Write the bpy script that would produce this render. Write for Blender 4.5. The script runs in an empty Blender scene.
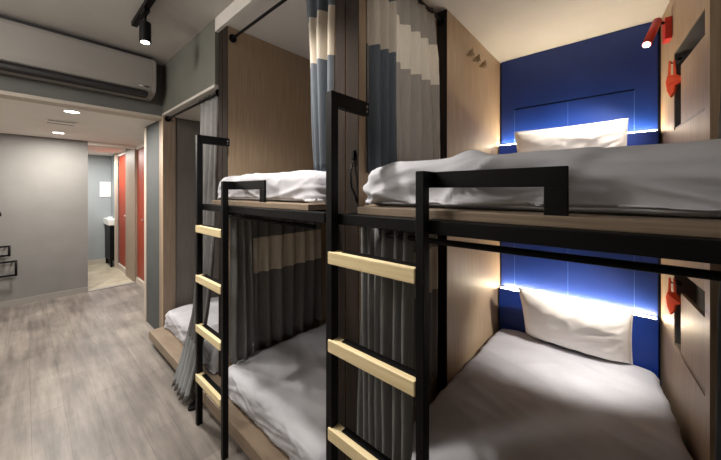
import bpy, bmesh, math, random
from mathutils import Vector, Matrix, noise
random.seed(7)
R = math.radians
S = bpy.context.scene
C = S.collection

# ---------------------------------------------------------------- camera
EYE = 1.42
cam_d = bpy.data.cameras.new('camera'); cam = bpy.data.objects.new('camera', cam_d); C.objects.link(cam)
cam.location = (0, 0, EYE); cam.rotation_euler = (R(90), 0, R(-47.475))
cam_d.sensor_fit = 'HORIZONTAL'; cam_d.sensor_width = 36
cam_d.lens = 36 * 299.1 / 721
cam_d.shift_x = 9.3 / 721; cam_d.shift_y = -38.6 / 721
cam_d.clip_start = .02
S.camera = cam
# ---------------------------------------------------------------- world, exposure
w = bpy.data.worlds.new('world'); S.world = w; w.use_nodes = True
w.node_tree.nodes['Background'].inputs[0].default_value = (.5, .5, .55, 1)
w.node_tree.nodes['Background'].inputs[1].default_value = .05
S.view_settings.view_transform = 'Standard'; S.view_settings.look = 'None'
S.view_settings.gamma = 1; S.view_settings.exposure = 0; S.view_settings.use_curve_mapping = False
S.cycles.use_denoising = True; S.cycles.max_bounces = 10; S.cycles.diffuse_bounces = 6
S.cycles.sample_clamp_indirect = 6
# light strengths, tuned here
SPOT_W = 90.0
FILL_W = 42.0
HALL_W = 36.0
BATH_W = 40.0
LED_E = 150.0
WARM = (1, .93, .85)
READ_W = 78.0
LEDC = (1, .82, .53)

def light(name, kind, loc, power, color=WARM, rot=None, size=.05, **kw):
    d = bpy.data.lights.new(name, kind); d.energy = power; d.color = color
    if kind == 'AREA':
        d.shape = 'DISK'; d.size = size
    else:
        d.shadow_soft_size = size
    for k, v in kw.items(): setattr(d, k, v)
    o = bpy.data.objects.new(name, d); o.location = loc
    if rot: o.rotation_euler = rot
    C.objects.link(o); return o

# ---------------------------------------------------------------- materials
def srgb(r, g, b):
    f = lambda c: (c/255/12.92) if c/255 <= .04045 else ((c/255+.055)/1.055)**2.4
    return (f(r), f(g), f(b), 1)
def newmat(name, col, rough=.6, metal=0, spec=.5):
    m = bpy.data.materials.new(name); m.use_nodes = True
    b = m.node_tree.nodes['Principled BSDF']
    b.inputs['Base Color'].default_value = col; b.inputs['Roughness'].default_value = rough
    b.inputs['Metallic'].default_value = metal; b.inputs['Specular IOR Level'].default_value = spec
    return m
def N(m, t): return m.node_tree.nodes.new(t)
def L(m, a, b): m.node_tree.links.new(a, b)
def noisy(name, c1, c2, scale=(1, 1, 1), nscale=8, rough=.6, bump=0, detail=4, lo=.35, hi=.65, spec=.5, bumpscale=None, coord='Object', metal=0):
    m = newmat(name, c1, rough, metal, spec); b = m.node_tree.nodes['Principled BSDF']
    tc = N(m, 'ShaderNodeTexCoord'); mp = N(m, 'ShaderNodeMapping'); mp.inputs['Scale'].default_value = scale
    L(m, tc.outputs[coord], mp.inputs[0])
    n = N(m, 'ShaderNodeTexNoise'); n.inputs['Scale'].default_value = nscale; n.inputs['Detail'].default_value = detail
    L(m, mp.outputs[0], n.inputs['Vector'])
    r = N(m, 'ShaderNodeValToRGB'); r.color_ramp.elements[0].position = lo; r.color_ramp.elements[1].position = hi
    r.color_ramp.elements[0].color = c1; r.color_ramp.elements[1].color = c2
    L(m, n.outputs['Fac'], r.inputs[0]); L(m, r.outputs[0], b.inputs['Base Color'])
    if bump:
        bp = N(m, 'ShaderNodeBump'); bp.inputs['Strength'].default_value = bump; bp.inputs['Distance'].default_value = .01
        if bumpscale:
            n2 = N(m, 'ShaderNodeTexNoise'); n2.inputs['Scale'].default_value = bumpscale; n2.inputs['Detail'].default_value = 5
            L(m, tc.outputs[coord], n2.inputs['Vector']); L(m, n2.outputs['Fac'], bp.inputs['Height'])
        else: L(m, n.outputs['Fac'], bp.inputs['Height'])
        L(m, bp.outputs[0], b.inputs['Normal'])
    return m
def emit(name, col, strength):
    m = newmat(name, col, .5); b = m.node_tree.nodes['Principled BSDF']
    b.inputs['Emission Color'].default_value = col; b.inputs['Emission Strength'].default_value = strength
    return m
M = {}
M['oak'] = noisy('oak laminate', srgb(158, 136, 111), srgb(174, 152, 126), (28, 28, 1.2), 3.2, .5, .03)
M['oak_dull'] = noisy('taupe laminate', srgb(128, 112, 98), srgb(142, 126, 110), (28, 28, 1.2), 3.2, .55)
M['oak_h'] = noisy('oak board', srgb(122, 106, 90), srgb(144, 127, 108), (3, 1.2, 60), 3, .5)
M['pine'] = noisy('pale pine', srgb(226, 206, 158), srgb(240, 222, 180), (40, 1.5, 40), 2.5, .45)
M['black'] = noisy('black powder coated steel', srgb(7, 7, 9), srgb(11, 11, 13), (1, 1, 1), 40, .5, .02, spec=.18)
M['edge'] = noisy('dull brown edging', srgb(42, 36, 33), srgb(49, 42, 38), (28, 28, 1.2), 3.2, .8, spec=.08)
M['lining2'] = noisy('greige laminate', srgb(100, 95, 92), srgb(108, 103, 100), (28, 28, 1.2), 3.2, .6)
M['lining'] = newmat('grey niche lining', srgb(78, 76, 74), .6)
M['gap'] = newmat('dark joint', srgb(22, 18, 17), .8)
M['sheet'] = noisy('white cotton sheet', srgb(178, 179, 186), srgb(188, 189, 196), (1, 1, 1), 5, .85, .55, spec=.2, bumpscale=11)
M['pillow'] = noisy('cream white pillow cotton', srgb(236, 230, 224), srgb(242, 236, 230), (1, 1, 1), 5, .85, .2, spec=.2, bumpscale=26)
M['cloth'] = noisy('charcoal curtain cloth', srgb(102, 101, 101), srgb(114, 113, 113), (90, 90, 4), 3, .85, .05, spec=.15)
M['cloth_band'] = noisy('pale curtain band cloth', srgb(174, 165, 152), srgb(186, 177, 164), (90, 90, 4), 3, .85, .05, spec=.15)
M['cloth_blue'] = noisy('blue grey curtain cloth', srgb(80, 86, 93), srgb(92, 98, 106), (90, 90, 4), 3, .85, .05, spec=.15)
M['cloth_lit'] = noisy('lit mid grey curtain cloth', srgb(118, 119, 120), srgb(130, 131, 132), (90, 90, 4), 3, .85, .05, spec=.15)  # brighter copy of the curtain cloth, missing light put into its colour
M['cloth_warm_lit'] = noisy('lit warm grey curtain cloth', srgb(156, 150, 144), srgb(168, 162, 156), (90, 90, 4), 3, .85, .05, spec=.15)  # backlit copy of the curtain cloth, warm light put into its colour
M['cloth_pale_lit'] = noisy('lit cream curtain band cloth', srgb(222, 214, 200), srgb(232, 224, 210), (90, 90, 4), 3, .85, .05, spec=.15)  # brighter copy of the band cloth, light put into its colour
M['cloth_hem'] = noisy('light grey curtain hem cloth', srgb(134, 138, 140), srgb(146, 150, 152), (90, 90, 4), 3, .85, .05, spec=.15)
M['blue'] = noisy('royal blue painted board', srgb(6, 42, 118), srgb(8, 47, 126), (1, 1, 1), 3, .42)
M['groove'] = newmat('dark blue groove', srgb(8, 16, 44), .7)
M['seam'] = newmat('pale blue seam', srgb(72, 104, 170), .5)
M['grey_wall'] = noisy('grey painted plaster', srgb(116, 115, 113), srgb(122, 121, 119), (1, 1, 1), 4, .8, .03)
M['dark_wall'] = noisy('dark grey painted plaster', srgb(66, 70, 71), srgb(72, 75, 76), (1, 1, 1), 4, .8)
M['green_wall'] = noisy('sage grey painted plaster', srgb(104, 105, 98), srgb(112, 112, 105), (1, 1, 1), 4, .8)
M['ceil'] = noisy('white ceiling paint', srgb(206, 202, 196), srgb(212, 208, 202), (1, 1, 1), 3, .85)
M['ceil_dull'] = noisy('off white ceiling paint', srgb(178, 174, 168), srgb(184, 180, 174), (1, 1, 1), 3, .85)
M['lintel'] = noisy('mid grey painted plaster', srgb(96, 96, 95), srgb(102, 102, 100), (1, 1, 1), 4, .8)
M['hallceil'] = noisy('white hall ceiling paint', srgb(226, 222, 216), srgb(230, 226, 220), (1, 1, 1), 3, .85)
M['orange'] = noisy('orange red door laminate', srgb(134, 42, 12), srgb(144, 46, 14), (1, 1, 1), 4, .5)
M['trim'] = newmat('pale trim', srgb(186, 176, 164), .6)
M['base'] = newmat('grey baseboard paint', srgb(140, 136, 132), .6)
M['ac'] = newmat('air conditioner plastic', srgb(136, 132, 127), .45)
M['ac_dark'] = newmat('air conditioner slot', srgb(34, 32, 34), .6)
M['white'] = newmat('white ceramic', srgb(232, 232, 230), .3)
M['red'] = newmat('red lamp enamel', srgb(200, 44, 34), .4)
M['redtag'] = newmat('orange red ribbon cloth', srgb(255, 96, 56), .7)
M['tile'] = noisy('beige bathroom floor', srgb(150, 142, 124), srgb(174, 166, 148), (1, 1, 1), 6, .5)
M['bathwall'] = noisy('pale grey bathroom wall', srgb(150, 156, 160), srgb(156, 162, 166), (1, 1, 1), 3, .6)
M['silver'] = newmat('brushed metal', srgb(170, 170, 172), .35, .9)
M['led'] = emit('led strip glow', (*LEDC, 1), LED_E)
M['lens'] = emit('lamp lens glow', (1, .93, .82, 1), 14)
M['readlens'] = emit('reading lamp lens glow', (1, .85, .62, 1), 8)

def floor_mat():
    m = newmat('grey oak plank floor', (.3, .3, .3, 1), .42); b = m.node_tree.nodes['Principled BSDF']
    tc = N(m, 'ShaderNodeTexCoord'); mp = N(m, 'ShaderNodeMapping'); mp.inputs['Rotation'].default_value = (0, 0, R(90))
    L(m, tc.outputs['Object'], mp.inputs[0])
    br = N(m, 'ShaderNodeTexBrick'); br.inputs['Scale'].default_value = 1
    br.inputs['Brick Width'].default_value = 1.1; br.inputs['Row Height'].default_value = .15
    br.inputs['Mortar Size'].default_value = .0015; br.inputs['Mortar Smooth'].default_value = .4
    br.inputs['Color1'].default_value = srgb(150, 143, 137); br.inputs['Color2'].default_value = srgb(130, 123, 118)
    br.inputs['Mortar'].default_value = srgb(112, 105, 100); br.inputs['Bias'].default_value = -.1; br.offset = .37
    L(m, mp.outputs[0], br.inputs['Vector'])
    mp2 = N(m, 'ShaderNodeMapping'); mp2.inputs['Scale'].default_value = (9, .9, 1); L(m, tc.outputs['Object'], mp2.inputs[0])
    n = N(m, 'ShaderNodeTexNoise'); n.inputs['Scale'].default_value = 2.2; n.inputs['Detail'].default_value = 7; n.inputs['Roughness'].default_value = .65
    L(m, mp2.outputs[0], n.inputs['Vector'])
    r = N(m, 'ShaderNodeValToRGB'); r.color_ramp.elements[0].position = .3; r.color_ramp.elements[1].position = .68
    r.color_ramp.elements[0].color = (.44, .43, .42, 1); r.color_ramp.elements[1].color = (1.12, 1.12, 1.12, 1)
    L(m, n.outputs['Fac'], r.inputs[0])
    n3 = N(m, 'ShaderNodeTexNoise'); n3.inputs['Scale'].default_value = 2.4; n3.inputs['Detail'].default_value = 3
    L(m, tc.outputs['Object'], n3.inputs['Vector'])
    r3 = N(m, 'ShaderNodeValToRGB'); r3.color_ramp.elements[0].position = .35; r3.color_ramp.elements[1].position = .65
    r3.color_ramp.elements[0].color = (.52, .51, .51, 1); r3.color_ramp.elements[1].color = (1.06, 1.06, 1.05, 1)
    L(m, n3.outputs['Fac'], r3.inputs[0])
    x = N(m, 'ShaderNodeMix'); x.data_type = 'RGBA'; x.blend_type = 'MULTIPLY'; x.inputs[0].default_value = .85
    L(m, br.outputs['Color'], x.inputs[6]); L(m, r.outputs[0], x.inputs[7])
    x2 = N(m, 'ShaderNodeMix'); x2.data_type = 'RGBA'; x2.blend_type = 'MULTIPLY'; x2.inputs[0].default_value = .8
    L(m, x.outputs[2], x2.inputs[6]); L(m, r3.outputs[0], x2.inputs[7]); L(m, x2.outputs[2], b.inputs['Base Color'])
    bp = N(m, 'ShaderNodeBump'); bp.inputs['Strength'].default_value = .15; bp.inputs['Distance'].default_value = .004
    L(m, n.outputs['Fac'], bp.inputs['Height']); L(m, bp.outputs[0], b.inputs['Normal'])
    return m
M['floor'] = floor_mat()

# ---------------------------------------------------------------- mesh helpers
class MB:
    def __init__(s, xf=None): s.bm = bmesh.new(); s.xf = xf or Matrix.Identity(4)
    def face(s, vs, mi=0, smooth=False):
        try:
            f = s.bm.faces.new(vs); f.material_index = mi; f.smooth = smooth; return f
        except ValueError: return None
    def box(s, x0, x1, y0, y1, z0, z1, bev=0, mi=0):
        t = bmesh.new(); bmesh.ops.create_cube(t, size=1)
        for v in t.verts: v.co = Vector((x0+(v.co.x+.5)*(x1-x0), y0+(v.co.y+.5)*(y1-y0), z0+(v.co.z+.5)*(z1-z0)))
        if bev: bmesh.ops.bevel(t, geom=list(t.edges), offset=bev, segments=2, affect='EDGES', profile=.5)
        return s.merge(t, mi)
    def merge(s, t, mi=0, smooth=False):
        mp = {v: s.bm.verts.new(s.xf @ v.co) for v in t.verts}
        for f in t.faces: s.face([mp[v] for v in f.verts], mi, smooth or f.smooth)
        t.free(); return s
    def prism(s, pts, a, b, axis='z', mi=0, bev=0):
        # pts: 2-D outline; extruded along axis from a to b
        t = bmesh.new()
        def P(p, h):
            return {'z': (p[0], p[1], h), 'y': (p[0], h, p[1]), 'x': (h, p[0], p[1])}[axis]
        A = [t.verts.new(P(p, a)) for p in pts]; B = [t.verts.new(P(p, b)) for p in pts]
        n = len(pts)
        t.faces.new(A[::-1]); t.faces.new(B)
        for i in range(n): t.faces.new((A[i], A[(i+1) % n], B[(i+1) % n], B[i]))
        bmesh.ops.recalc_face_normals(t, faces=list(t.faces))
        if bev: bmesh.ops.bevel(t, geom=list(t.edges), offset=bev, segments=2, affect='EDGES', profile=.5)
        return s.merge(t, mi)
    def tube(s, pts, r, seg=12, mi=0, cap=True, r2=None):
        pts = [Vector(p) for p in pts]; t = bmesh.new(); rings = []
        for i, p in enumerate(pts):
            d = (pts[min(i+1, len(pts)-1)] - pts[max(i-1, 0)]).normalized()
            up = Vector((0, 0, 1)) if abs(d.z) < .9 else Vector((1, 0, 0))
            a = d.cross(up).normalized(); b = d.cross(a)
            rr = r if r2 is None else r+(r2-r)*i/(len(pts)-1)
            rings.append([t.verts.new(p+a*rr*math.cos(2*math.pi*k/seg)+b*rr*math.sin(2*math.pi*k/seg)) for k in range(seg)])
        for i in range(len(rings)-1):
            for k in range(seg):
                f = t.faces.new((rings[i][k], rings[i][(k+1) % seg], rings[i+1][(k+1) % seg], rings[i+1][k])); f.smooth = True
        if cap: t.faces.new(rings[0][::-1]); t.faces.new(rings[-1])
        bmesh.ops.recalc_face_normals(t, faces=list(t.faces))
        return s.merge(t, mi)
    def torus(s, c, n, R0, r, seg=20, mi=0):
        n = Vector(n).normalized(); up = Vector((0, 0, 1)) if abs(n.z) < .9 else Vector((1, 0, 0))
        a = n.cross(up).normalized(); b = n.cross(a); t = bmesh.new(); rings = []
        for i in range(seg):
            th = 2*math.pi*i/seg; d = a*math.cos(th)+b*math.sin(th)
            rings.append([t.verts.new(Vector(c)+d*(R0+r*math.cos(2*math.pi*k/8))+n*r*math.sin(2*math.pi*k/8)) for k in range(8)])
        for i in range(seg):
            for k in range(8):
                f = t.faces.new((rings[i][k], rings[(i+1) % seg][k], rings[(i+1) % seg][(k+1) % 8], rings[i][(k+1) % 8])); f.smooth = True
        bmesh.ops.recalc_face_normals(t, faces=list(t.faces))
        return s.merge(t, mi)
def link(name, mb, mats, parent=None, origin=None):
    me = bpy.data.meshes.new(name)
    if parent is not None: off = world_loc(parent)
    else:
        if origin is None:
            vs = [v.co for v in mb.bm.verts]
            lo = [min(v[i] for v in vs) for i in range(3)]; hi = [max(v[i] for v in vs) for i in range(3)]
            origin = ((lo[0]+hi[0])/2, (lo[1]+hi[1])/2, lo[2])
        off = Vector(origin)
    for v in mb.bm.verts: v.co -= off
    mb.bm.to_mesh(me); mb.bm.free()
    for m in (mats if isinstance(mats, (list, tuple)) else [mats]): me.materials.append(m)
    o = bpy.data.objects.new(name, me); C.objects.link(o)
    if parent is not None: o.parent = parent
    else: o.location = off
    return o
def world_loc(o):
    l = Vector((0, 0, 0))
    while o is not None: l = l+o.location; o = o.parent
    return l
def tag(o, label, cat, group=None, kind=None):
    o['label'] = label; o['category'] = cat
    if group: o['group'] = group
    if kind: o['kind'] = kind
    return o
def thing(name, loc, label, cat, group=None):
    o = bpy.data.objects.new(name, None); o.empty_display_size = .1; C.objects.link(o); o.location = loc
    return tag(o, label, cat, group)
def struct(name, mb, mat, label=None, cat=None, parent=None):
    o = link(name, mb, mat, parent)
    if parent is None:
        o['kind'] = 'structure'
        if label: o['label'] = label
        o['category'] = cat or name.split('_')[0]
    return o
def copy_tree(o, parent=None):
    c = o.copy(); C.objects.link(c); c.parent = parent
    for ch in [x for x in bpy.data.objects if x.parent == o]: copy_tree(ch, c)
    return c

# ---------------------------------------------------------------- layout constants (metres; x into the bunks, y along the corridor)
CZ = 2.54      # ceiling inside the bunks
CT = 2.635       # corridor ceiling
PITCH = 1.172
XB = 2.80       # back wall face
XF = .925       # front edge of the dividers
P1, Q1 = .806, .94
HZ = 2.13       # hallway ceiling
YA = 3.30       # air conditioner wall
XL = -1.25      # corridor left wall
YR = -2.2       # wall behind the camera

# ---------------------------------------------------------------- shell
struct('floor', MB().box(XL-.1, 2.9, YR-.1, 5.6, -.1, 0), M['floor'], 'grey oak plank floor of the dormitory corridor')
struct('floor_bathroom', MB().box(XL-.1, 2.9, 5.6, 7.75, -.1, 0), M['tile'], 'beige bathroom floor beyond the opening', 'floor')
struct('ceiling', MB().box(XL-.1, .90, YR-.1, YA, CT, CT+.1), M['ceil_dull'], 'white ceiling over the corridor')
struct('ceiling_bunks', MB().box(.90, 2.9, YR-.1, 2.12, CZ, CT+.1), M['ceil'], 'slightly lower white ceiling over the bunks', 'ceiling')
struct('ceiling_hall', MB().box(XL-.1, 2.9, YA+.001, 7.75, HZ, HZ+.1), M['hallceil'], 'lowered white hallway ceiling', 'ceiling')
struct('wall_back', MB().box(XB+.03, 2.93, YR-.1, 7.75, 0, CT), M['grey_wall'])
struct('wall_left', MB().box(XL-.1, XL, YR-.1, 7.75, 0, CT), M['ceil'])  # out of view; made white to bounce light to the ceiling
struct('wall_rear', MB().box(XL, XB+.03, YR-.1, YR, 0, CT), M['ceil'])
struct('wall_lintel', MB().box(XL, .96, YA, YA+.12, HZ+.015, CT), M['lintel'], 'grey wall above the hallway opening carrying the air conditioner')
struct('trim_lintel', MB().box(XL, .9, YA-.004, YA+.14, HZ-.012, HZ+.015), M['trim'])
# bulkhead above the far bed
struct('wall_bulkhead', MB().box(.9, XB+.03, 2.12, YA, 2.17, CT), M['green_wall'], 'sage grey bulkhead over the far single bed')
struct('trim_bulkhead', MB().box(.895, XB+.03, 2.12, YA, 2.15, 2.17), M['ceil'])
# end wall of the bunk row / corner column
struct('wall_column', MB().box(.9, XB+.03, 3.40, 3.86, 0, HZ), M['dark_wall'], 'dark grey end wall beside the hallway')
struct('trim_column', MB().box(.892, .93, 3.86, 3.93, 0, HZ), M['trim'])
struct('wall_hall_end', MB().box(XL, .60, 5.60, 5.72, 0, HZ), M['grey_wall'], 'grey wall facing down the hallway')
struct('wall_opening_lintel', MB().box(.60, 1.17, 5.60, 5.70, HZ-.05, HZ), M['hallceil'])
struct('baseboard_hall', MB().box(XL, .60, 5.588, 5.60, 0, .075), M['base'])
struct('baseboard_left', MB().box(XL, XL+.012, YR, 5.58, 0, .075), M['base'])
struct('trim_threshold', MB().box(.60, 1.17, 5.58, 5.66, 0, .012), M['base'])
struct('wall_hall_right', MB().box(1.17, 1.29, 3.86, 5.12, 0, HZ), M['grey_wall'])
struct('wall_hall_right_pier', MB().box(1.15, 1.29, 5.62, 6.24, 0, HZ), M['oak_dull'])
struct('wall_hall_right_far', MB().box(1.17, 1.29, 6.98, 7.65, 0, HZ), M['bathwall'])
struct('wall_over_doors', MB().box(1.17, 1.29, 5.12, 6.98, 2.07, HZ), M['hallceil'])
struct('trim_door_far', MB().box(1.13, 1.17, 6.97, 7.05, 0, HZ), M['trim'])
struct('wall_bathroom', MB().box(XL, 2.9, 7.65, 7.75, 0, HZ), M['bathwall'])
struct('baseboard_bathroom', MB().box(XL, 1.17, 7.63, 7.65, 0, .08), M['trim'])
for i, (a, b) in enumerate(((5.12, 5.62), (6.24, 6.97))):
    d = struct('door_%d' % (i+1), MB().box(1.185, 1.225, a+.005, b-.005, .10, 2.065, .003), M['orange'],
           ('nearer' if i == 0 else 'farther')+' orange red cubicle door on the right of the hallway')
    link('handle', MB().tube([(1.185, a+.07, 1.0), (1.155, a+.07, 1.0), (1.155, a+.12, 1.0)], .008), M['silver'], d)
    struct('trim_%d' % (i+1), MB().box(1.165, 1.29, a, b, 0, .085), M['trim'])

# ---------------------------------------------------------------- dividers between the bunks
def divider(y0, label, recess_up=True):
    """two laminate boards with a dark joint, pockets for the curtains; y0 = face towards the camera"""
    t = thing('bunk_divider', (XF, y0+.067, 0), label, 'partition', 'wooden dividers between the bunks')
    th = Q1-P1; m = MB()
    zt = CZ-.003
    if recess_up:
        m.box(XF, 1.10, y0, y0+.068, 0, zt); m.box(1.10, 1.75, y0+.066, y0+.074, 0, zt); m.box(1.75, XB-.001, y0, y0+.068, 0, zt)
    else:
        m.box(XF, XB-.001, y0, y0+.058, 1.33, zt)
        m.box(XF, 1.0, y0, y0+.058, 0, 1.33); m.box(1.0, 1.77, y0+.046, y0+.072, 0, 1.33); m.box(1.77, XB-.001, y0, y0+.058, 0, 1.33)
    link('near_board', m, M['oak'], t)
    link('far_board', MB().box(XF, XB-.001, y0+.075, y0+th, 0, zt), M['oak'], t)
    if recess_up: link('pocket_edge', MB().box(1.745, 1.75, y0+.001, y0+.067, 0, zt), M['edge'], t)
    link('joint_core', MB().box(XF+.015, 1.09, y0+.068, y0+.075, 0, zt), M['gap'], t)
    link('edge_strip', MB().box(XF-.004, XF, y0, y0+.068, 0, zt).box(XF-.004, XF, y0+.075, y0+th, 0, zt), M['edge'], t)
    return t
d1 = divider(P1, 'wooden divider with three round pegs, left of the blue headboards')
for x in (2.06, 2.18, 2.31):
    m = MB(); m.tube([(x, P1, 2.36), (x, P1-.018, 2.362)], .010); m.tube([(x, P1-.014, 2.361), (x, P1-.024, 2.362), (x, P1-.055, 2.366)], .016, 20, r2=.031)
    link('coat_peg', m, M['oak'], d1)
m = MB().box(XF-.018, XF-.004, .818, .834, 1.55, 1.59, .003); link('cable_clip', m, M['black'], d1)
m = MB().tube([(XF-.012, .828, 1.54), (XF-.03, .826, 1.50), (XF-.03, .82, 1.44), (XF-.012, .812, 1.40), (XF-.008, .81, 1.375)], .0045, 8); link('cable', m, M['black'], d1)
d2 = divider(P1+PITCH, 'plain wooden divider between the middle bunk and the far single bed', False)
# far divider of the single bed
t = thing('end_panel', (.9, 3.33, 0), 'wooden end panel at the head of the corridor closing the far single bed', 'partition')
link('edge_board', MB().box(.896, 1.0, 3.26, 3.395, 0, 2.148), M['oak_dull'], t)
link('lining', MB().box(1.0, XB+.028, 3.275, 3.395, 0, 2.148), M['lining2'], t)
link('edge_strip', MB().box(.890, .896, 3.262, 3.30, 0, 2.148), M['oak'], t)

# right divider, slightly splayed, with pocket niches
A5 = math.atan(.0875)
RX = Matrix.Translation((2.795, -.170, 0)) @ Matrix.Rotation(math.pi+A5, 4, 'Z')   # local +x runs to the corridor, local +y away from the bed
def rp(s, n, z): return RX @ Vector((s, n, z))
t3 = thing('bunk_divider', tuple(rp(1.0, .06, 0)), 'pale wooden divider with pocket niches, right of the blue headboards', 'partition', 'wooden dividers between the bunks')
zt = CZ-.003
m = MB(RX)
SF = 1.876
m.box(SF-.14, SF, 0, .055, 0, zt); m.box(.93, SF-.14, .052, .085, 0, zt)          # post and recess board
ns0, ns1 = .345, .87
for za, zb in ((0, .56), (1.0, 1.76), (2.19, zt)): m.box(0, .93, 0, .085, za, zb)
for za, zb in ((.56, 1.0), (1.76, 2.19)):
    m.box(0, ns0, 0, .085, za, zb); m.box(ns1, .93, 0, .085, za, zb)
link('near_board', m, M['oak'], t3)
for za, zb in ((.56, 1.0), (1.76, 2.19)):
    link('niche_lining', MB(RX).prism([(ns0, za), (ns1, za), (ns1, zb), (ns0, zb)], .078, .085, 'y'), M['gap'], t3)
    link('niche_side', MB(RX).box(ns1-.004, ns1, .003, .078, za, zb), M['lining'], t3)
    link('niche_side', MB(RX).box(ns0, ns0+.004, .003, .078, za, zb), M['lining'], t3)
    link('niche_top', MB(RX).box(ns0+.004, ns1-.004, .003, .078, zb-.004, zb), M['lining'], t3)
for za, zb in ((.575, .885), (1.775, 2.085)):
    link('pocket_board', MB(RX).prism([(ns0+.12, za), (ns1-.005, za), (ns1-.005, zb), (ns0+.12, zb)], .004, .02, 'y', bev=.002), M['oak'], t3)
    link('pocket_shelf', MB(RX).box(ns0, ns1, .004, .06, za-.014, za), M['oak_dull'], t3)
    link('tag_hook', MB(RX).box(ns0+.025, ns0+.10, -.004, .012, zb+.035, zb+.047).tube([(ns0+.06, .004, zb+.04), (ns0+.06, -.02, zb+.035), (ns0+.06, -.025, zb+.05)], .004, 8), M['black'], t3)
link('far_board', MB(RX).box(0, SF, .087, .135, 0, zt), M['oak'], t3)
link('edge_strip', MB(RX).box(SF, SF+.004, .001, .055, 0, zt).box(SF, SF+.004, .088, .134, 0, zt), M['oak_dull'], t3)

# ---------------------------------------------------------------- blue headboards with led ledges
def headboard(z0, zl, ztop, pz, label):
    ya, yb = -.167, P1-.002
    t = thing('headboard', (XB, (ya+yb)/2, z0), label, 'headboard', 'blue headboards of the near bunk')
    y0, y1, ym = -.045, .69, .323
    X = XB-.006
    m = MB()     # recessed backing then raised field boards, leaving true grooves
    m.box(XB+.004, XB+.028, ya, yb, z0, ztop)
    link('backing_board', m, M['groove'], t)
    g = .006
    m = MB()
    m.box(XB-.012, XB+.004, ya+.012, yb-.012, pz+g, ztop)                     # frieze above the top groove
    m.box(XB-.012, XB+.004, ya+.012, y0, z0, pz-.0); m.box(XB-.012, XB+.004, y1, yb-.012, z0, pz)
    m.box(XB-.012, XB+.004, y0+.003, ym-.0015, z0, pz-g); m.box(XB-.012, XB+.004, ym+.0015, y1-.003, z0, pz-g)
    m.box(XB-.012, XB+.004, ya+.012, y0, pz, pz+g); m.box(XB-.012, XB+.004, y1, yb-.012, pz, pz+g)
    link('panel', m, M['blue'], t)
    m = MB()
    for y in (y0+.0015, ym, y1-.0015): link('seam', MB().box(XB-.0125, XB-.008, y-.0016, y+.0016, zl+.01, pz-g), M['seam'], t)
    link('ledge', MB().box(XB-.075, XB-.012, ya+.012, yb-.012, z0, zl, .003), M['blue'], t)
    l = link('led_strip', MB().box(XB-.060, XB-.046, ya+.02, yb-.02, zl, zl+.005), M['led'], t)
    return t
headboard(1.375, 1.81, CZ-.004, 2.11, 'blue panelled headboard with glowing ledge on the upper bunk, below the ceiling')
headboard(0, .60, 1.335, 1.25, 'blue panelled headboard with glowing ledge on the lower bunk, under the deck')

# ---------------------------------------------------------------- bunk frames
def bunk(dy, label, splay):
    t = thing('bunk_bed', (.75, .3+dy, 0), label, 'bunk bed', 'black framed bunk beds in the row')
    def B(): return MB(Matrix.Translation((0, dy, 0)))
    r0, r1 = (-.31, -.145) if splay else (-.222, -.222)
    # upper deck board: overhangs the beam, notched round the divider
    link('upper_deck', B().prism([(.762, r0-.02), (.915, r0-.02), (.94, r0+.01), (XB-.02, r1), (XB-.02, .795), (.94, .795), (.94, .67), (.762, .67)] if not splay else
         [(.762, -.36), (.90, -.36), (.94, -.30), (2.70, -.14), (2.70, .795), (.94, .795), (.94, .67), (.762, .67)], 1.343, 1.368, 'z', bev=.002), M['oak_h'], t)
    link('front_beam', B().box(.735, .775, -.42 if splay else -.366, .80 if splay else .788, 1.305, 1.3425, .003), M['black'], t)
    link('deck_underframe', B().box(.80, 2.68, .70, .74, 1.303, 1.3425).box(.80, 2.68, -.13, -.09, 1.303, 1.3425).box(1.5, 1.54, -.09, .70, 1.303, 1.3425), M['black'], t)
    # guard rail: inward stub, flat top bar, flat leg
    m = B(); m.box(.7345, .777, .388, .412, 1.4300, 1.474, .002)
    m.box(.765, .777, .088, .412, 1.4300, 1.474, .002); m.box(.765, .777, .088, .132, 1.366, 1.4305, .002)
    link('guard_rail', m, M['black'], t)
    # ladder
    lad = link('ladder', B().box(.712, .7345, .392, .409, 1.31, 1.34), M['black'], t)   # fixing lug
    fy0, fy1, ny0, ny1 = .735, .764, .388, .413
    link('rail', B().box(.703, .736, fy0, fy1, 0, 1.765, .002).box(.736, .905, fy0, fy1, 1.715, 1.765, .002), M['black'], lad)
    link('rail', B().box(.703, .734, ny0, ny1, 0, 1.474, .002), M['black'], lad)
    for k in range(4):
        z = EYE-.205-.3*k
        link('rung', B().box(.697, .738, ny1-.001, fy0+.014, z-.042, z, .003), M['pine'], lad)
        link('dark_top_strip', B().box(.716, .739, ny1+.002, fy0-.035, z, z+.004), M['black'], lad)  # thin black strip on the back of the rung top
    link('bolt', B().tube([(.890, fy0-.003, 1.745), (.890, fy0, 1.745)], .006).tube([(.890, fy0-.003, 1.728), (.890, fy0, 1.728)], .004), M['silver'], lad)
    # lower platform
    lo = -.35 if splay else -.366
    link('lower_platform', B().prism([(.775, lo), (.92, lo), (.94, (-.30 if splay else -.22)), (2.70, (-.14 if splay else -.222)), (2.70, .79), (.92, .79), (.92, .80), (.775, .80)], .055, .13, 'z', bev=.004), M['oak_h'], t)
    link('plinth', B().box(.84, 2.68, -.1, .78, 0, .055), M['gap'], t)
    return t
bunk(0, 'near bunk bed with black frame and ladder before the blue headboards', True)
bunk(PITCH, 'middle bunk bed with black frame and ladder, left of the nearer ladder', False)
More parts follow.
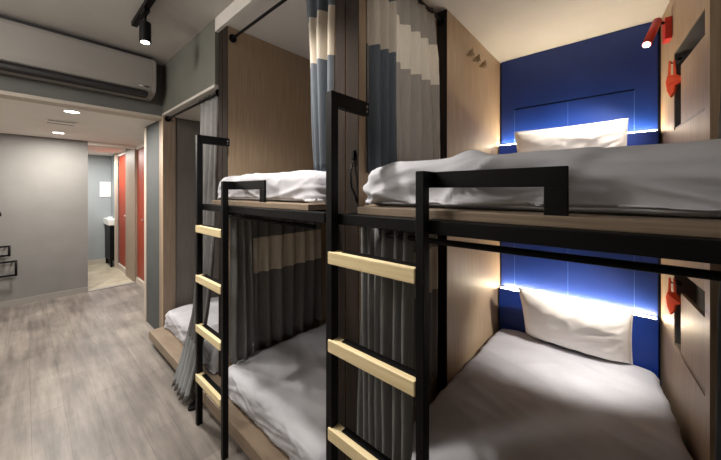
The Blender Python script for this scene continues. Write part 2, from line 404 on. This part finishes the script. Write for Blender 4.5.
# far single bed
t = thing('single_bed', (.775, 2.7, 0), 'low wooden single bed under the bulkhead at the far end of the row', 'bed')
link('lower_platform', MB().box(.775, 2.78, 2.12+.002, 3.255, .055, .13, .004).box(.775, .92, 1.98, 2.122, .055, .13, .004), M['oak_h'], t)
link('plinth', MB().box(.84, 2.7, 2.14, 3.22, 0, .055), M['gap'], t)

# ---------------------------------------------------------------- mattresses
def rbox(x0, x1, y0, y1, z0, z1, r, nx, ny, nz, fn):
    """rounded box with a dense skin; fn(point, normal) -> displaced point"""
    bm = bmesh.new(); c = Vector(((x0+x1)/2, (y0+y1)/2, (z0+z1)/2)); h = Vector(((x1-x0)/2, (y1-y0)/2, (z1-z0)/2))
    def lin(n, hh):   # denser near the ends
        return [hh*math.sin(math.pi/2*max(-1, min(1, 2*i/n-1)))*.35+hh*(2*i/n-1)*.65 for i in range(n+1)]
    X, Y, Z = lin(nx, h.x), lin(ny, h.y), lin(nz, h.z)
    def grid(U, V, mk):
        g = [[bm.verts.new(mk(u, v)) for v in V] for u in U]
        for i in range(len(U)-1):
            for j in range(len(V)-1): bm.faces.new((g[i][j], g[i+1][j], g[i+1][j+1], g[i][j+1]))
    for s in (-1, 1):
        grid(X, Y, lambda u, v: (u, v, s*h.z)); grid(X, Z, lambda u, v: (u, s*h.y, v)); grid(Y, Z, lambda u, v: (s*h.x, u, v))
    bmesh.ops.remove_doubles(bm, verts=bm.verts, dist=1e-5)
    for v in bm.verts:
        p = v.co; inner = Vector([max(-(h[i]-r), min(h[i]-r, p[i])) for i in range(3)]); d = p-inner
        if d.length > 1e-9: d.normalize()
        v.co = c+fn(inner+d*r, d, h)
    for f in bm.faces: f.smooth = True
    bmesh.ops.recalc_face_normals(bm, faces=list(bm.faces))
    return bm
def crease(p, ang, f, seed, sharp=5):
    q = Vector((p.x*math.cos(ang)+p.y*math.sin(ang), (-p.x*math.sin(ang)+p.y*math.cos(ang))*.22, p.z*.6+seed))
    n = noise.noise(q*f)
    return math.exp(-(n*sharp)**2)
def mattress(x0, x1, y0, y1, z0, z1, seed, label, cat='mattress', group=None, splay=0, wr=1.0, drape=.006):
    def fn(p, d, h):
        q = p.copy(); e = 0
        fall = max(0, min(1, (h.x*1-(p.x))/(2*h.x)))
        e += .006*wr*crease(p, .5, 5, seed)*(0.4+fall) + .005*wr*crease(p, -.35, 7, seed+9) + .004*wr*crease(p, 1.2, 4, seed+17)
        e += .006*noise.noise(Vector((p.x*2, p.y*2, p.z*3+seed)))
        if abs(d.z) < .5:   # sides: slanting pulls
            e += .005*wr*(crease(Vector(((p.y+p.x)*1.0, p.z*5, 0)), .7, 6, seed+4, 7)-.3)
        if d.x < -.3 and d.z > -.6:
            r1 = noise.noise(Vector((p.y*1.6+seed, (p.z-.22*p.y)*13, seed)))
            r2 = noise.noise(Vector((p.y*5+seed, (p.z+.5*p.y)*9, seed+3)))
            e += drape*(math.exp(-(r1*10)**2)+.6*math.exp(-(r2*12)**2)-.3)
        if d.z < -.5: e = 0
        if p.z < -h.z+.02: e *= .2
        q += d*e
        if splay and p.y < 0: q.y += (p.y/h.y)*splay*(h.x-p.x)/(2*h.x)
        # soft sag of corners
        if d.z > -.2: q.z -= .012*(abs(p.x)/h.x)**10+.022*(abs(p.y)/h.y)**7
        q.z = max(q.z, -h.z)
        return q
    m = MB(); m.merge(rbox(x0, x1, y0, y1, z0, z1, .034, 110, 100, 22, fn), smooth=True)
    t = thing('mattress', ((x0+x1)/2, (y0+y1)/2, z0), label, cat, group)
    s = link('fitted_sheet', m, M['sheet'], t)
    # stitched hem running round the bottom edge of the sheet
    zz = z0+.012; e = .006
    hm = MB().tube([(x0-e+.03, y1-.03, zz), (x0+.002, y1-.07, zz), (x0+.002, y0+.07, zz), (x0+.03, y0+.03, zz)], .004, 6)
    link('hem', hm, M['sheet'], t)
    return t
G = 'white sheeted mattresses in the bunks'
mattress(.85, 2.715, -.175, .712, 1.369, 1.524, 1.3, 'white mattress on the upper deck beneath the red reading lamp', group=G, splay=.10, drape=.022)
mattress(.925, 2.70, -.145, .775, .131, .305, 5.1, 'white mattress on the near lower bunk, with the leaning pillow', group=G, splay=.14, wr=1.1)
mattress(.84, 2.715, .965, 1.93, 1.369, 1.515, 8.4, 'white mattress on the middle upper deck behind the farther guard rail', group=G)
mattress(.86, 2.715, .965, 1.93, .131, .290, 11.7, 'white mattress on the middle lower bunk between the two ladders', group=G, wr=1.3)
mattress(.90, 2.70, 2.14, 3.215, .131, .31, 14.2, 'white mattress on the far single bed beside the hallway', group=G)

# ---------------------------------------------------------------- pillows
def pillow(loc, W, Hh, T, rot, seed, label):
    m = MB(); n1, n2 = 44, 32; t = bmesh.new(); V = {}
    for s in (1, -1):
        for i in range(n1+1):
            for j in range(n2+1):
                u, v = 2*i/n1-1, 2*j/n2-1
                th = T/2*(max(0, 1-abs(u)**3.2)**.55)*(max(0, 1-abs(v)**3.0)**.55)
                pin = 1-.055*(1-u*u) if True else 1
                pv = 1-.05*(1-v*v)
                x = u*W/2*(1-.022*(1-abs(v)**2)*abs(u)**3); z = v*Hh/2*(1-.03*(1-abs(u)**2)*abs(v)**3)
                wr = .006*noise.noise(Vector((u*3+seed, v*3, s)))+.007*math.exp(-(noise.noise(Vector((u*2.5+v*3+seed, v*1.2-u, s*3)))*6)**2)*(1-max(abs(u), abs(v))**6)
                edge = (i in (0, n1) or j in (0, n2))
                if edge and s == -1: V[(s, i, j)] = V[(1, i, j)]; continue
                V[(s, i, j)] = t.verts.new((x, s*(th+(0 if edge else wr)), z+(.006*noise.noise(Vector((u*4, seed, 0))) if edge else 0)))
        for i in range(n1):
            for j in range(n2):
                f = t.faces.new((V[(s, i, j)], V[(s, i+1, j)], V[(s, i+1, j+1)], V[(s, i, j+1)])); f.smooth = True
    bmesh.ops.recalc_face_normals(t, faces=list(t.faces))
    X = Matrix.Translation(loc) @ rot
    m.xf = X; m.merge(t, smooth=True)
    root = thing('pillow', loc, label, 'pillow', 'cream pillows against the blue headboards')
    link('pillowcase', m, M['pillow'], root)
    # piped seam round the edge
    pts = []
    def ep(u, v):
        return X @ Vector((u*W/2*(1-.022*(1-abs(v)**2)*abs(u)**3), 0, v*Hh/2*(1-.03*(1-abs(u)**2)*abs(v)**3)))
    for k in range(20): pts.append(ep(-1+2*k/20, -1))
    for k in range(14): pts.append(ep(1, -1+2*k/14))
    for k in range(20): pts.append(ep(1-2*k/20, 1))
    for k in range(15): pts.append(ep(-1, 1-2*k/14))
    link('seam', MB().tube(pts, .0035, 6), M['pillow'], root)
    return root
# local x = width, y = thickness, z = height ; turn so the face looks down the bed
def prot(lean, roll=0, yaw=0): return Matrix.Rotation(R(90+yaw), 4, 'Z') @ Matrix.Rotation(R(lean), 4, 'X') @ Matrix.Rotation(R(roll), 4, 'Y')
pillow((2.52, .268, .517), .60, .47, .17, prot(-29, 0), 2.2, 'cream pillow leaning on the lower headboard')
pillow((2.585, .305, 1.700), .63, .37, .16, prot(-26, 0), 6.6, 'cream pillow leaning on the upper headboard')

# ---------------------------------------------------------------- curtains and rods
def curtain(path, z0, z1, folds, amp, seed, name, label, group, bands=(), mats=None, flare=.0, taper=1.0, parent_label=None, samples=None, gather=.35, hemwave=.01, pull=None):
    """path = list of (x,y); the cloth follows it with soft pleats; bands = list of (za, zb) light bands"""
    P = [Vector((p[0], p[1], 0)) for p in path]
    segs = [(P[i+1]-P[i]).length for i in range(len(P)-1)]; tot = sum(segs)
    def at(s):
        d = s*tot
        for i, l in enumerate(segs):
            if d <= l or i == len(segs)-1: 
                q = (P[i+1]-P[i]).normalized(); return P[i]+q*min(d, l), q
            d -= l
    ns = samples or max(60, folds*14)
    zs = set()
    nz = max(18, int((z1-z0)/.05))
    zl = [z0+(z1-z0)*k/nz for k in range(nz+1)]
    for a, b in bands:
        for q in (a, b):
            k = min(range(len(zl)), key=lambda i: abs(zl[i]-q)); zl[k] = q
    bm = bmesh.new(); g = []
    mid, _ = at(.5)
    for k, z in enumerate(zl):
        row = []; f = (z1-z)/(z1-z0)
        for i in range(ns+1):
            s = i/ns; p, q = at(s); nrm = Vector((-q.y, q.x, 0))
            ph = 2*math.pi*folds*s + 2.3*noise.noise(Vector((s*folds*.5, seed, z*1.0))) + .8*noise.noise(Vector((s*3, seed+5, 0)))
            a = amp*(gather+(1-gather)*min(1, f*3.5))*(.75+.5*noise.noise(Vector((s*folds*.8, seed+2, z*.5))))
            off = a*math.sin(ph)+.25*a*math.sin(2*ph+1)
            w = 1+(taper-1)*f
            base = mid+(p-mid)*w
            if pull: base = base+Vector((pull[0]*f**pull[2], pull[1]*f**pull[2], 0))
            dz = hemwave*math.sin(ph)*(1 if k in (0,) else 0)
            row.append(bm.verts.new(Vector((base.x, base.y, z+dz))+nrm*off+q*(.25*a*math.cos(ph))))
        g.append(row)
    for k in range(len(zl)-1):
        zc = (zl[k]+zl[k+1])/2; mi = 1 if any(a < zc < b for a, b in bands) else 0
        for i in range(ns):
            f = bm.faces.new((g[k][i], g[k][i+1], g[k+1][i+1], g[k+1][i])); f.smooth = True; f.material_index = mi
    root = thing('curtain', (mid.x, mid.y, z0), label, 'curtain', group)
    m = MB()
    mp = {v: m.bm.verts.new(v.co) for v in bm.verts}
    for f in bm.faces: m.face([mp[v] for v in f.verts], f.material_index, True)
    bm.free()
    o = link('cloth', m, mats or [M['cloth'], M['cloth_band']], root)
    sol = o.modifiers.new('thickness', 'SOLIDIFY'); sol.thickness = .003
    for i in range(max(4, folds//2+2)):
        n_ = max(4, folds//2+2)
        p, q = at((i+.5)/n_)
        link('ring', MB().torus((p.x, p.y, z1+.012), q, .017, .0022, 16), M['black'], root)
    return root
GC = 'grey curtains with a pale band, pushed aside on their rods'
def rod(pts, r, label, brackets):
    root = thing('curtain_rod', pts[0], label, 'curtain rod', 'black curtain rods of the bunks')
    link('rod', MB().tube(pts, r, 12), M['black'], root)
    for b, d in brackets:
        b = Vector(b); d = Vector(d)
        link('flange', MB().tube([b, b+d*.014], .026, 16), M['black'], root)
    return root
# near upper bunk : along the divider pocket (left), front
ZU = 2.472
rod([(1.744, .838, ZU), (1.15, .835, ZU), (1.02, .80, ZU), (.96, .70, ZU), (.955, -.30, ZU)], .009, 'curtain rod bending round the top of the near upper bunk', [((1.744, .838, ZU), (-1, 0, 0)), ((.955, -.30, ZU), (0, 1, 0))])
rod([(.955, P1+PITCH, ZU-.01), (.955, Q1+.002, ZU-.01)], .009, 'straight curtain rod across the front of the middle upper bunk', [((.955, P1+PITCH, ZU-.01), (0, -1, 0)), ((.955, Q1, ZU-.01), (0, 1, 0))])
rod([(.93, 3.26, 2.118), (.93, 2.122, 2.118)], .009, 'curtain rod under the bulkhead of the far single bed', [((.93, 3.26, 2.118), (0, -1, 0)), ((.93, 2.122, 2.118), (0, 1, 0))])
ZL = 1.272
rod([(1.744, .838, ZL), (1.15, .835, ZL), (1.0, .80, ZL), (.90, .72, ZL), (.83, .60, ZL), (.82, .40, ZL), (.82, -.40, ZL)], .009, 'curtain rod under the near upper deck, before the lower blue headboard', [((1.744, .838, ZL), (-1, 0, 0))])
rod([(1.769, 2.0, ZL), (1.1, 2.0, ZL), (.95, 1.97, ZL), (.86, 1.88, ZL), (.82, 1.75, ZL), (.82, .96, ZL)], .009, 'curtain rod under the middle upper deck', [((1.769, 2.0, ZL), (-1, 0, 0))])
BU, BL = (2.04, 2.27), (.84, 1.09)
curtain([(1.12, .832), (1.66, .836)], 1.515, ZU-.016, 5, .036, 1.1, 'c', 'grey curtain with beige band hanging above the near upper mattress, beside the pegs', GC, [BU], mats=[M['cloth_warm_lit'], M['cloth_pale_lit']])
curtain([(.965, .80), (1.03, .785), (1.14, .77)], 1.50, ZU-.02, 3, .026, 8.1, 'c', 'narrow blue grey curtain fold on the front edge of the near upper bunk', GC, [BU], mats=[M['cloth_blue'], M['cloth_band']])
curtain([(.955, 1.20), (.955, .975)], 1.50, ZU-.024, 3, .030, 2.7, 'c', 'grey curtain bunched beside the tall ladder rail at the middle upper bunk', GC, [BU], mats=[M['cloth_blue'], M['cloth_band']], taper=.62, pull=(0, -.035, 1))
curtain([(1.12, .838), (1.68, .838)], .32, ZL-.014, 6, .024, 3.9, 'c', 'dark grey curtain lining the left side of the near lower bunk', GC, [BL])
curtain([(.885, .765), (.85, .62), (.825, .50)], .135, ZL+.018, 6, .034, 4.4, 'c', 'grey pleated curtain bunched behind the rungs of the nearer ladder', GC, [], taper=.9, gather=.8, mats=[M['cloth_lit'], M['cloth_band']])
curtain([(.93, 1.955), (1.30, 1.93), (1.75, 1.965)], .297, ZL-.012, 8, .022, 5.5, 'c', 'grey curtain with pale band lining the middle lower bunk', GC, [BL], mats=[M['cloth_lit'], M['cloth_pale_lit']])
curtain([(.90, 1.89), (1.06, 1.885)], .30, ZL-.012, 3, .016, 12.5, 'c', 'plain grey curtain fold at the front of the middle lower bunk', GC, [], mats=[M['cloth_lit'], M['cloth_pale_lit']])
curtain([(.925, 2.47), (.93, 2.30), (.93, 2.15)], .035, 2.118-.016, 4, .028, 6.3, 'c', 'long grey curtain of the far single bed behind the farther ladder', GC, [(.07, .36)], taper=.8, pull=(-.205, -.05, 4), mats=[M['cloth'], M['cloth_hem']])
# right side of the near bunk
def wl(s, n): 
    v = rp(s, n, 0); return (v.x, v.y)
curtain([wl(.96, .022), wl(1.72, .022)], 1.50, ZU-.016, 9, .026, 9.2, 'c', 'dark curtain on the right side of the near upper bunk', GC, [], mats=[M['cloth'], M['cloth_band']])
curtain([wl(.96, .022), wl(1.72, .022)], .30, ZL-.014, 9, .026, 10.2, 'c', 'blue grey curtain on the right side of the near lower bunk', GC, [], mats=[M['cloth_blue'], M['cloth_band']])

# ---------------------------------------------------------------- reading lamp and ribbon tags
def reading_lamp(dz, label, aim, dx=0):
    t = thing('reading_lamp', tuple(rp(.22, -.02, 2.42+dz)), label, 'lamp', 'red reading lamps on the right divider')
    link('wall_mount', MB(RX).box(.23, .31, -.03, -.0005, 2.295+dz, 2.42+dz, .003), M['red'], t)
    a, b = Vector((2.42+dx, -.134-dx*.12, 2.385+dz)), Vector((2.30+dx, -.085-dx*.12, 2.224+dz+(.032 if dx else 0)))
    link('lamp_head', MB().tube([a, b], .020, 20), M['red'], t)
    link('swivel', MB().tube([rp(.27, -.02, 2.40+dz), a+Vector((0, .0, -.01))], .008, 10), M['black'], t)
    dr = (b-a).normalized()
    link('lens', MB().tube([b, b+dr*.004], .016, 20), M['readlens'], t)
    dl = (Vector(aim)-b).normalized()
    light('reading_lamp_light', 'SPOT', b+dr*.012, READ_W, (1, .94, .86), rot=dl.to_track_quat('-Z', 'Y').to_euler(), size=.03, spot_size=R(88), spot_blend=.9)
reading_lamp(0, 'red reading lamp on the right divider just below the ceiling', (2.56, .28, 1.72))
reading_lamp(-1.125, 'red reading lamp on the right divider just under the upper deck', (2.50, .29, .50), -.20)
for z, lab in ((2.12, 'orange red ribbon tag hanging at the upper pocket niche'), (.94, 'orange red ribbon tag hanging at the lower pocket niche')):
    c = rp(.42, -.02, z)
    # plane of the ribbon: turned towards the aisle
    ex = Vector((.62, .78, 0)).normalized(); ey = Vector((-.78, .62, 0)).normalized()
    X = Matrix.Translation((c.x, c.y, 0)) @ Matrix(((ex.x, ey.x, 0, 0), (ex.y, ey.y, 0, 0), (0, 0, 1, 0), (0, 0, 0, 1)))
    root = thing('ribbon_tag', (c.x, c.y, z-.2), lab, 'tag', 'orange red ribbon tags at the pocket niches')
    link('loop', MB(X).prism([(-.012, z+.01), (-.004, z+.01), (-.006, z-.07), (-.018, z-.075)], -.004, .0, 'y').prism([(.004, z+.01), (.012, z+.01), (.016, z-.07), (.004, z-.075)], .002, .006, 'y'), M['redtag'], root)
    link('bow', MB(X).prism([(-.02, z-.07), (.018, z-.065), (.026, z-.10), (.020, z-.15), (.004, z-.19), (-.012, z-.165), (-.018, z-.13), (-.05, z-.115), (-.055, z-.105)], -.008, .008, 'y', bev=.003), M['redtag'], root)
    link('fold', MB(X).prism([(-.045, z-.108), (.010, z-.075), (.012, z-.125)], .008, .018, 'y', bev=.002), M['redtag'], root)

# ---------------------------------------------------------------- air conditioner
t = thing('air_conditioner', (.25, YA, 2.27), 'white wall air conditioner above the hallway opening', 'air conditioner')
yb = YA-.002; x0, x1 = -.32, .795
prof = [(yb, 2.603), (yb-.17, 2.60), (yb-.195, 2.588), (yb-.205, 2.56), (yb-.205, 2.355), (yb-.195, 2.315), (yb-.17, 2.298), (yb-.10, 2.272), (yb, 2.265)]
link('casing', MB().prism(prof, x0, x1-.03, 'x', bev=.004), M['ac'], t)
link('end_cap', MB().prism([(p[0]-(.003 if p[0] < yb else 0), p[1]+(.002 if p[1] > 2.4 else -.002)) for p in prof], x1-.03, x1, 'x', bev=.006), M['ac'], t)
link('end_cap', MB().prism([(p[0]-(.003 if p[0] < yb else 0), p[1]+(.002 if p[1] > 2.4 else -.002)) for p in prof], x0-.03, x0, 'x', bev=.006), M['ac'], t)
link('air_slot', MB().box(x0+.02, x1-.06, yb-.190, yb-.10, 2.262, 2.300), M['ac_dark'], t)
link('louvre', MB().prism([(yb-.20, 2.304), (yb-.206, 2.296), (yb-.13, 2.258), (yb-.126, 2.266)], x0+.04, x1-.08, 'x'), M['ac_dark'], t)
link('top_grille', MB().box(x0, x1-.02, yb-.16, yb-.02, 2.600, 2.625), M['ac_dark'], t)
link('badge', MB().box(.705, .74, yb-.2085, yb-.204, 2.333, 2.343), M['ac_dark'], t)
link('indicator', MB().box(.665, .69, yb-.2085, yb-.204, 2.335, 2.341), M['white'], t)

# ---------------------------------------------------------------- track light
TX = .53
tr = thing('light_track', (TX, 1.0, CT), 'black lighting track along the corridor ceiling', 'lighting track')
link('rail', MB().box(TX-.018, TX+.018, -1.2, 2.60, CT-.034, CT-.001, .002), M['black'], tr)
def spot(y, tilt, label, power, aim, cone=120):
    r = thing('track_spotlight', (TX, y, CT-.034), label, 'spotlight', 'black spotlights on the ceiling track')
    link('adapter', MB().box(TX-.016, TX+.016, y-.05, y+.05, CT-.06, CT-.034, .003), M['black'], r)
    link('stem', MB().tube([(TX, y, CT-.058), (TX, y, CT-.118)], .008, 10), M['black'], r)
    a = Vector((TX, y, CT-.115)); d = (Vector(aim)-a).normalized()
    dd = Vector((d.x*.25, d.y*.25, -1)).normalized()
    link('lamp_head', MB().tube([a, a+dd*.004, a+dd*.125, a+dd*.127], .033, 24), M['black'], r)
    link('lens', MB().tube([a+dd*.127, a+dd*.130], .024, 24), M['lens'], r)
    e = a+dd*.14
    light('track_spotlight_light', 'SPOT', e, power, WARM, rot=d.to_track_quat('-Z', 'Y').to_euler(), size=.035, spot_size=R(cone), spot_blend=.9)
spot(2.31, 0, 'black ceiling spotlight near the air conditioner', SPOT_W*.55, (.55, 2.3, 0))
spot(1.10, 0, 'black ceiling spotlight facing the middle bunk', SPOT_W, (.95, 1.25, 0))
spot(-.15, 0, 'added black ceiling spotlight, out of view, brightening the near upper curtain', SPOT_W*.28, (1.55, .84, 2.05), 58)  # unseen head added on the track to brighten the upper curtain
# opal fill lamp added out of view as fill for the dormitory side
t = thing('fill_lamp', (-.70, 1.85, CT), 'round opal fill lamp added out of view over the corridor', 'fill lamp')
link('base', MB().tube([(-.70, 1.85, CT-.001), (-.70, 1.85, CT-.03)], .17, 32), M['white'], t)
link('diffuser', MB().tube([(-.70, 1.85, CT-.03), (-.70, 1.85, CT-.06), (-.70, 1.85, CT-.065)], .14, 32), M['lens'], t)
light('fill_lamp_light', 'POINT', (-.70, 1.85, CT-.24), FILL_W, (1, .95, .89), size=.14)

# ---------------------------------------------------------------- hallway fixtures
for i, (x, y) in enumerate(((.28, 3.62), (.272, 5.04))):
    t = thing('downlight', (x, y, HZ), ('nearer' if i == 0 else 'farther')+' round recessed downlight in the hallway ceiling', 'downlight', 'recessed hallway downlights')
    link('trim_ring', MB().torus((x, y, HZ-.001), (0, 0, 1), .055, .006, 28), M['white'], t)
    link('diffuser', MB().tube([(x, y, HZ-.0005), (x, y, HZ-.004)], .05, 28), M['lens'], t)
    light('downlight_light', 'AREA', (x, y, HZ-.012), HALL_W, (1, .93, .84), size=.1)
t = thing('ceiling_vent', (.25, 4.25, HZ), 'small slotted vent between the hallway downlights', 'vent')
link('frame', MB().box(.13, .37, 4.16, 4.40, HZ-.006, HZ-.0005, .001), M['hallceil'], t)
link('slot', MB().box(.15, .35, 4.18, 4.205, HZ-.008, HZ-.006), M['ac_dark'], t)
link('slot', MB().box(.15, .35, 4.34, 4.365, HZ-.008, HZ-.006), M['ac_dark'], t)
light('bathroom_light', 'AREA', (.7, 6.7, HZ-.02), BATH_W, (1, .97, .9), size=.4)
t = thing('vanity', (1.1, 7.25, 0), 'white sink on a black vanity in the bathroom beyond the opening', 'vanity')
link('cabinet', MB().box(1.07, 1.168, 7.08, 7.62, .12, .78, .004), M['black'], t)
link('basin', MB().box(1.045, 1.168, 7.07, 7.63, .78, .90, .012).tube([(1.11, 7.35, .89), (1.11, 7.35, .93)], .04, 20), M['white'], t)
link('leg', MB().box(1.08, 1.11, 7.10, 7.13, 0, .12), M['black'], t); link('leg', MB().box(1.08, 1.11, 7.57, 7.60, 0, .12), M['black'], t)
t = thing('wall_panel', (1.08, 7.64, 1.3), 'white rectangular panel on the bathroom wall above the sink', 'wall panel')
link('board', MB().box(.995, 1.168, 7.636, 7.649, 1.31, 1.61, .003), M['white'], t)
for za, zb, xe, lab in ((.64, .75, -.13, 'upper'), (.39, .56, -.075, 'lower')):
    t = thing('wall_rack', (-.4, 5.6, za), lab+' black rectangular metal frame on the grey hallway wall', 'rack', 'black metal frames on the hallway wall')
    y = 5.54; r = .011
    link('frame', MB().tube([(-.75, y, za), (xe, y, za)], r, 8).tube([(xe, y, za-r), (xe, y, zb+r)], r, 8).tube([(xe, y, zb), (-.75, y, zb)], r, 8).tube([(-.75, y, zb+r), (-.75, y, za-r)], r, 8), M['black'], t)
    link('bracket', MB().tube([(xe-.03, y, zb), (xe-.03, 5.599, zb)], .007, 8), M['black'], t)
    link('bracket', MB().tube([(-.7, y, zb), (-.7, 5.599, zb)], .007, 8), M['black'], t)
t = thing('wall_hook', (-.2, 5.6, 1.1), 'small black hook on the grey hallway wall above the metal frames', 'hook')
link('hook', MB().tube([(-.205, 5.6, 1.14), (-.205, 5.54, 1.13), (-.205, 5.53, 1.17)], .012, 8), M['black'], t)
# slipper under the far end of the middle bunk
t = thing('slipper', (.73, 2.08, 0), 'dark slipper on the floor at the foot of the farther ladder', 'slipper')
X = Matrix.Translation((.80, 2.11, 0)) @ Matrix.Rotation(R(200), 4, 'Z') @ Matrix.Diagonal((.85, .85, .75, 1))
out = [(math.cos(a)*(.11), math.sin(a)*(.042+.008*math.cos(a))) for a in [2*math.pi*k/20 for k in range(20)]]
link('sole', MB(X).prism(out, .001, .022, 'z', bev=.003), M['black'], t)
m = MB(X); b2 = bmesh.new(); g = []
for i in range(8):
    x = -.015-.085*i/7; row = []
    for j in range(9):
        th = math.pi*j/8; wd = .046-.012*(i/7)**2
        row.append(b2.verts.new((x, wd*math.cos(th), .02+(.042-.022*i/7)*math.sin(th))))
    g.append(row)
for i in range(7):
    for j in range(8):
        f = b2.faces.new((g[i][j], g[i+1][j], g[i+1][j+1], g[i][j+1])); f.smooth = True
m.merge(b2, smooth=True)
o = link('strap', m, M['ac_dark'], t); o.modifiers.new('thickness', 'SOLIDIFY').thickness = .004
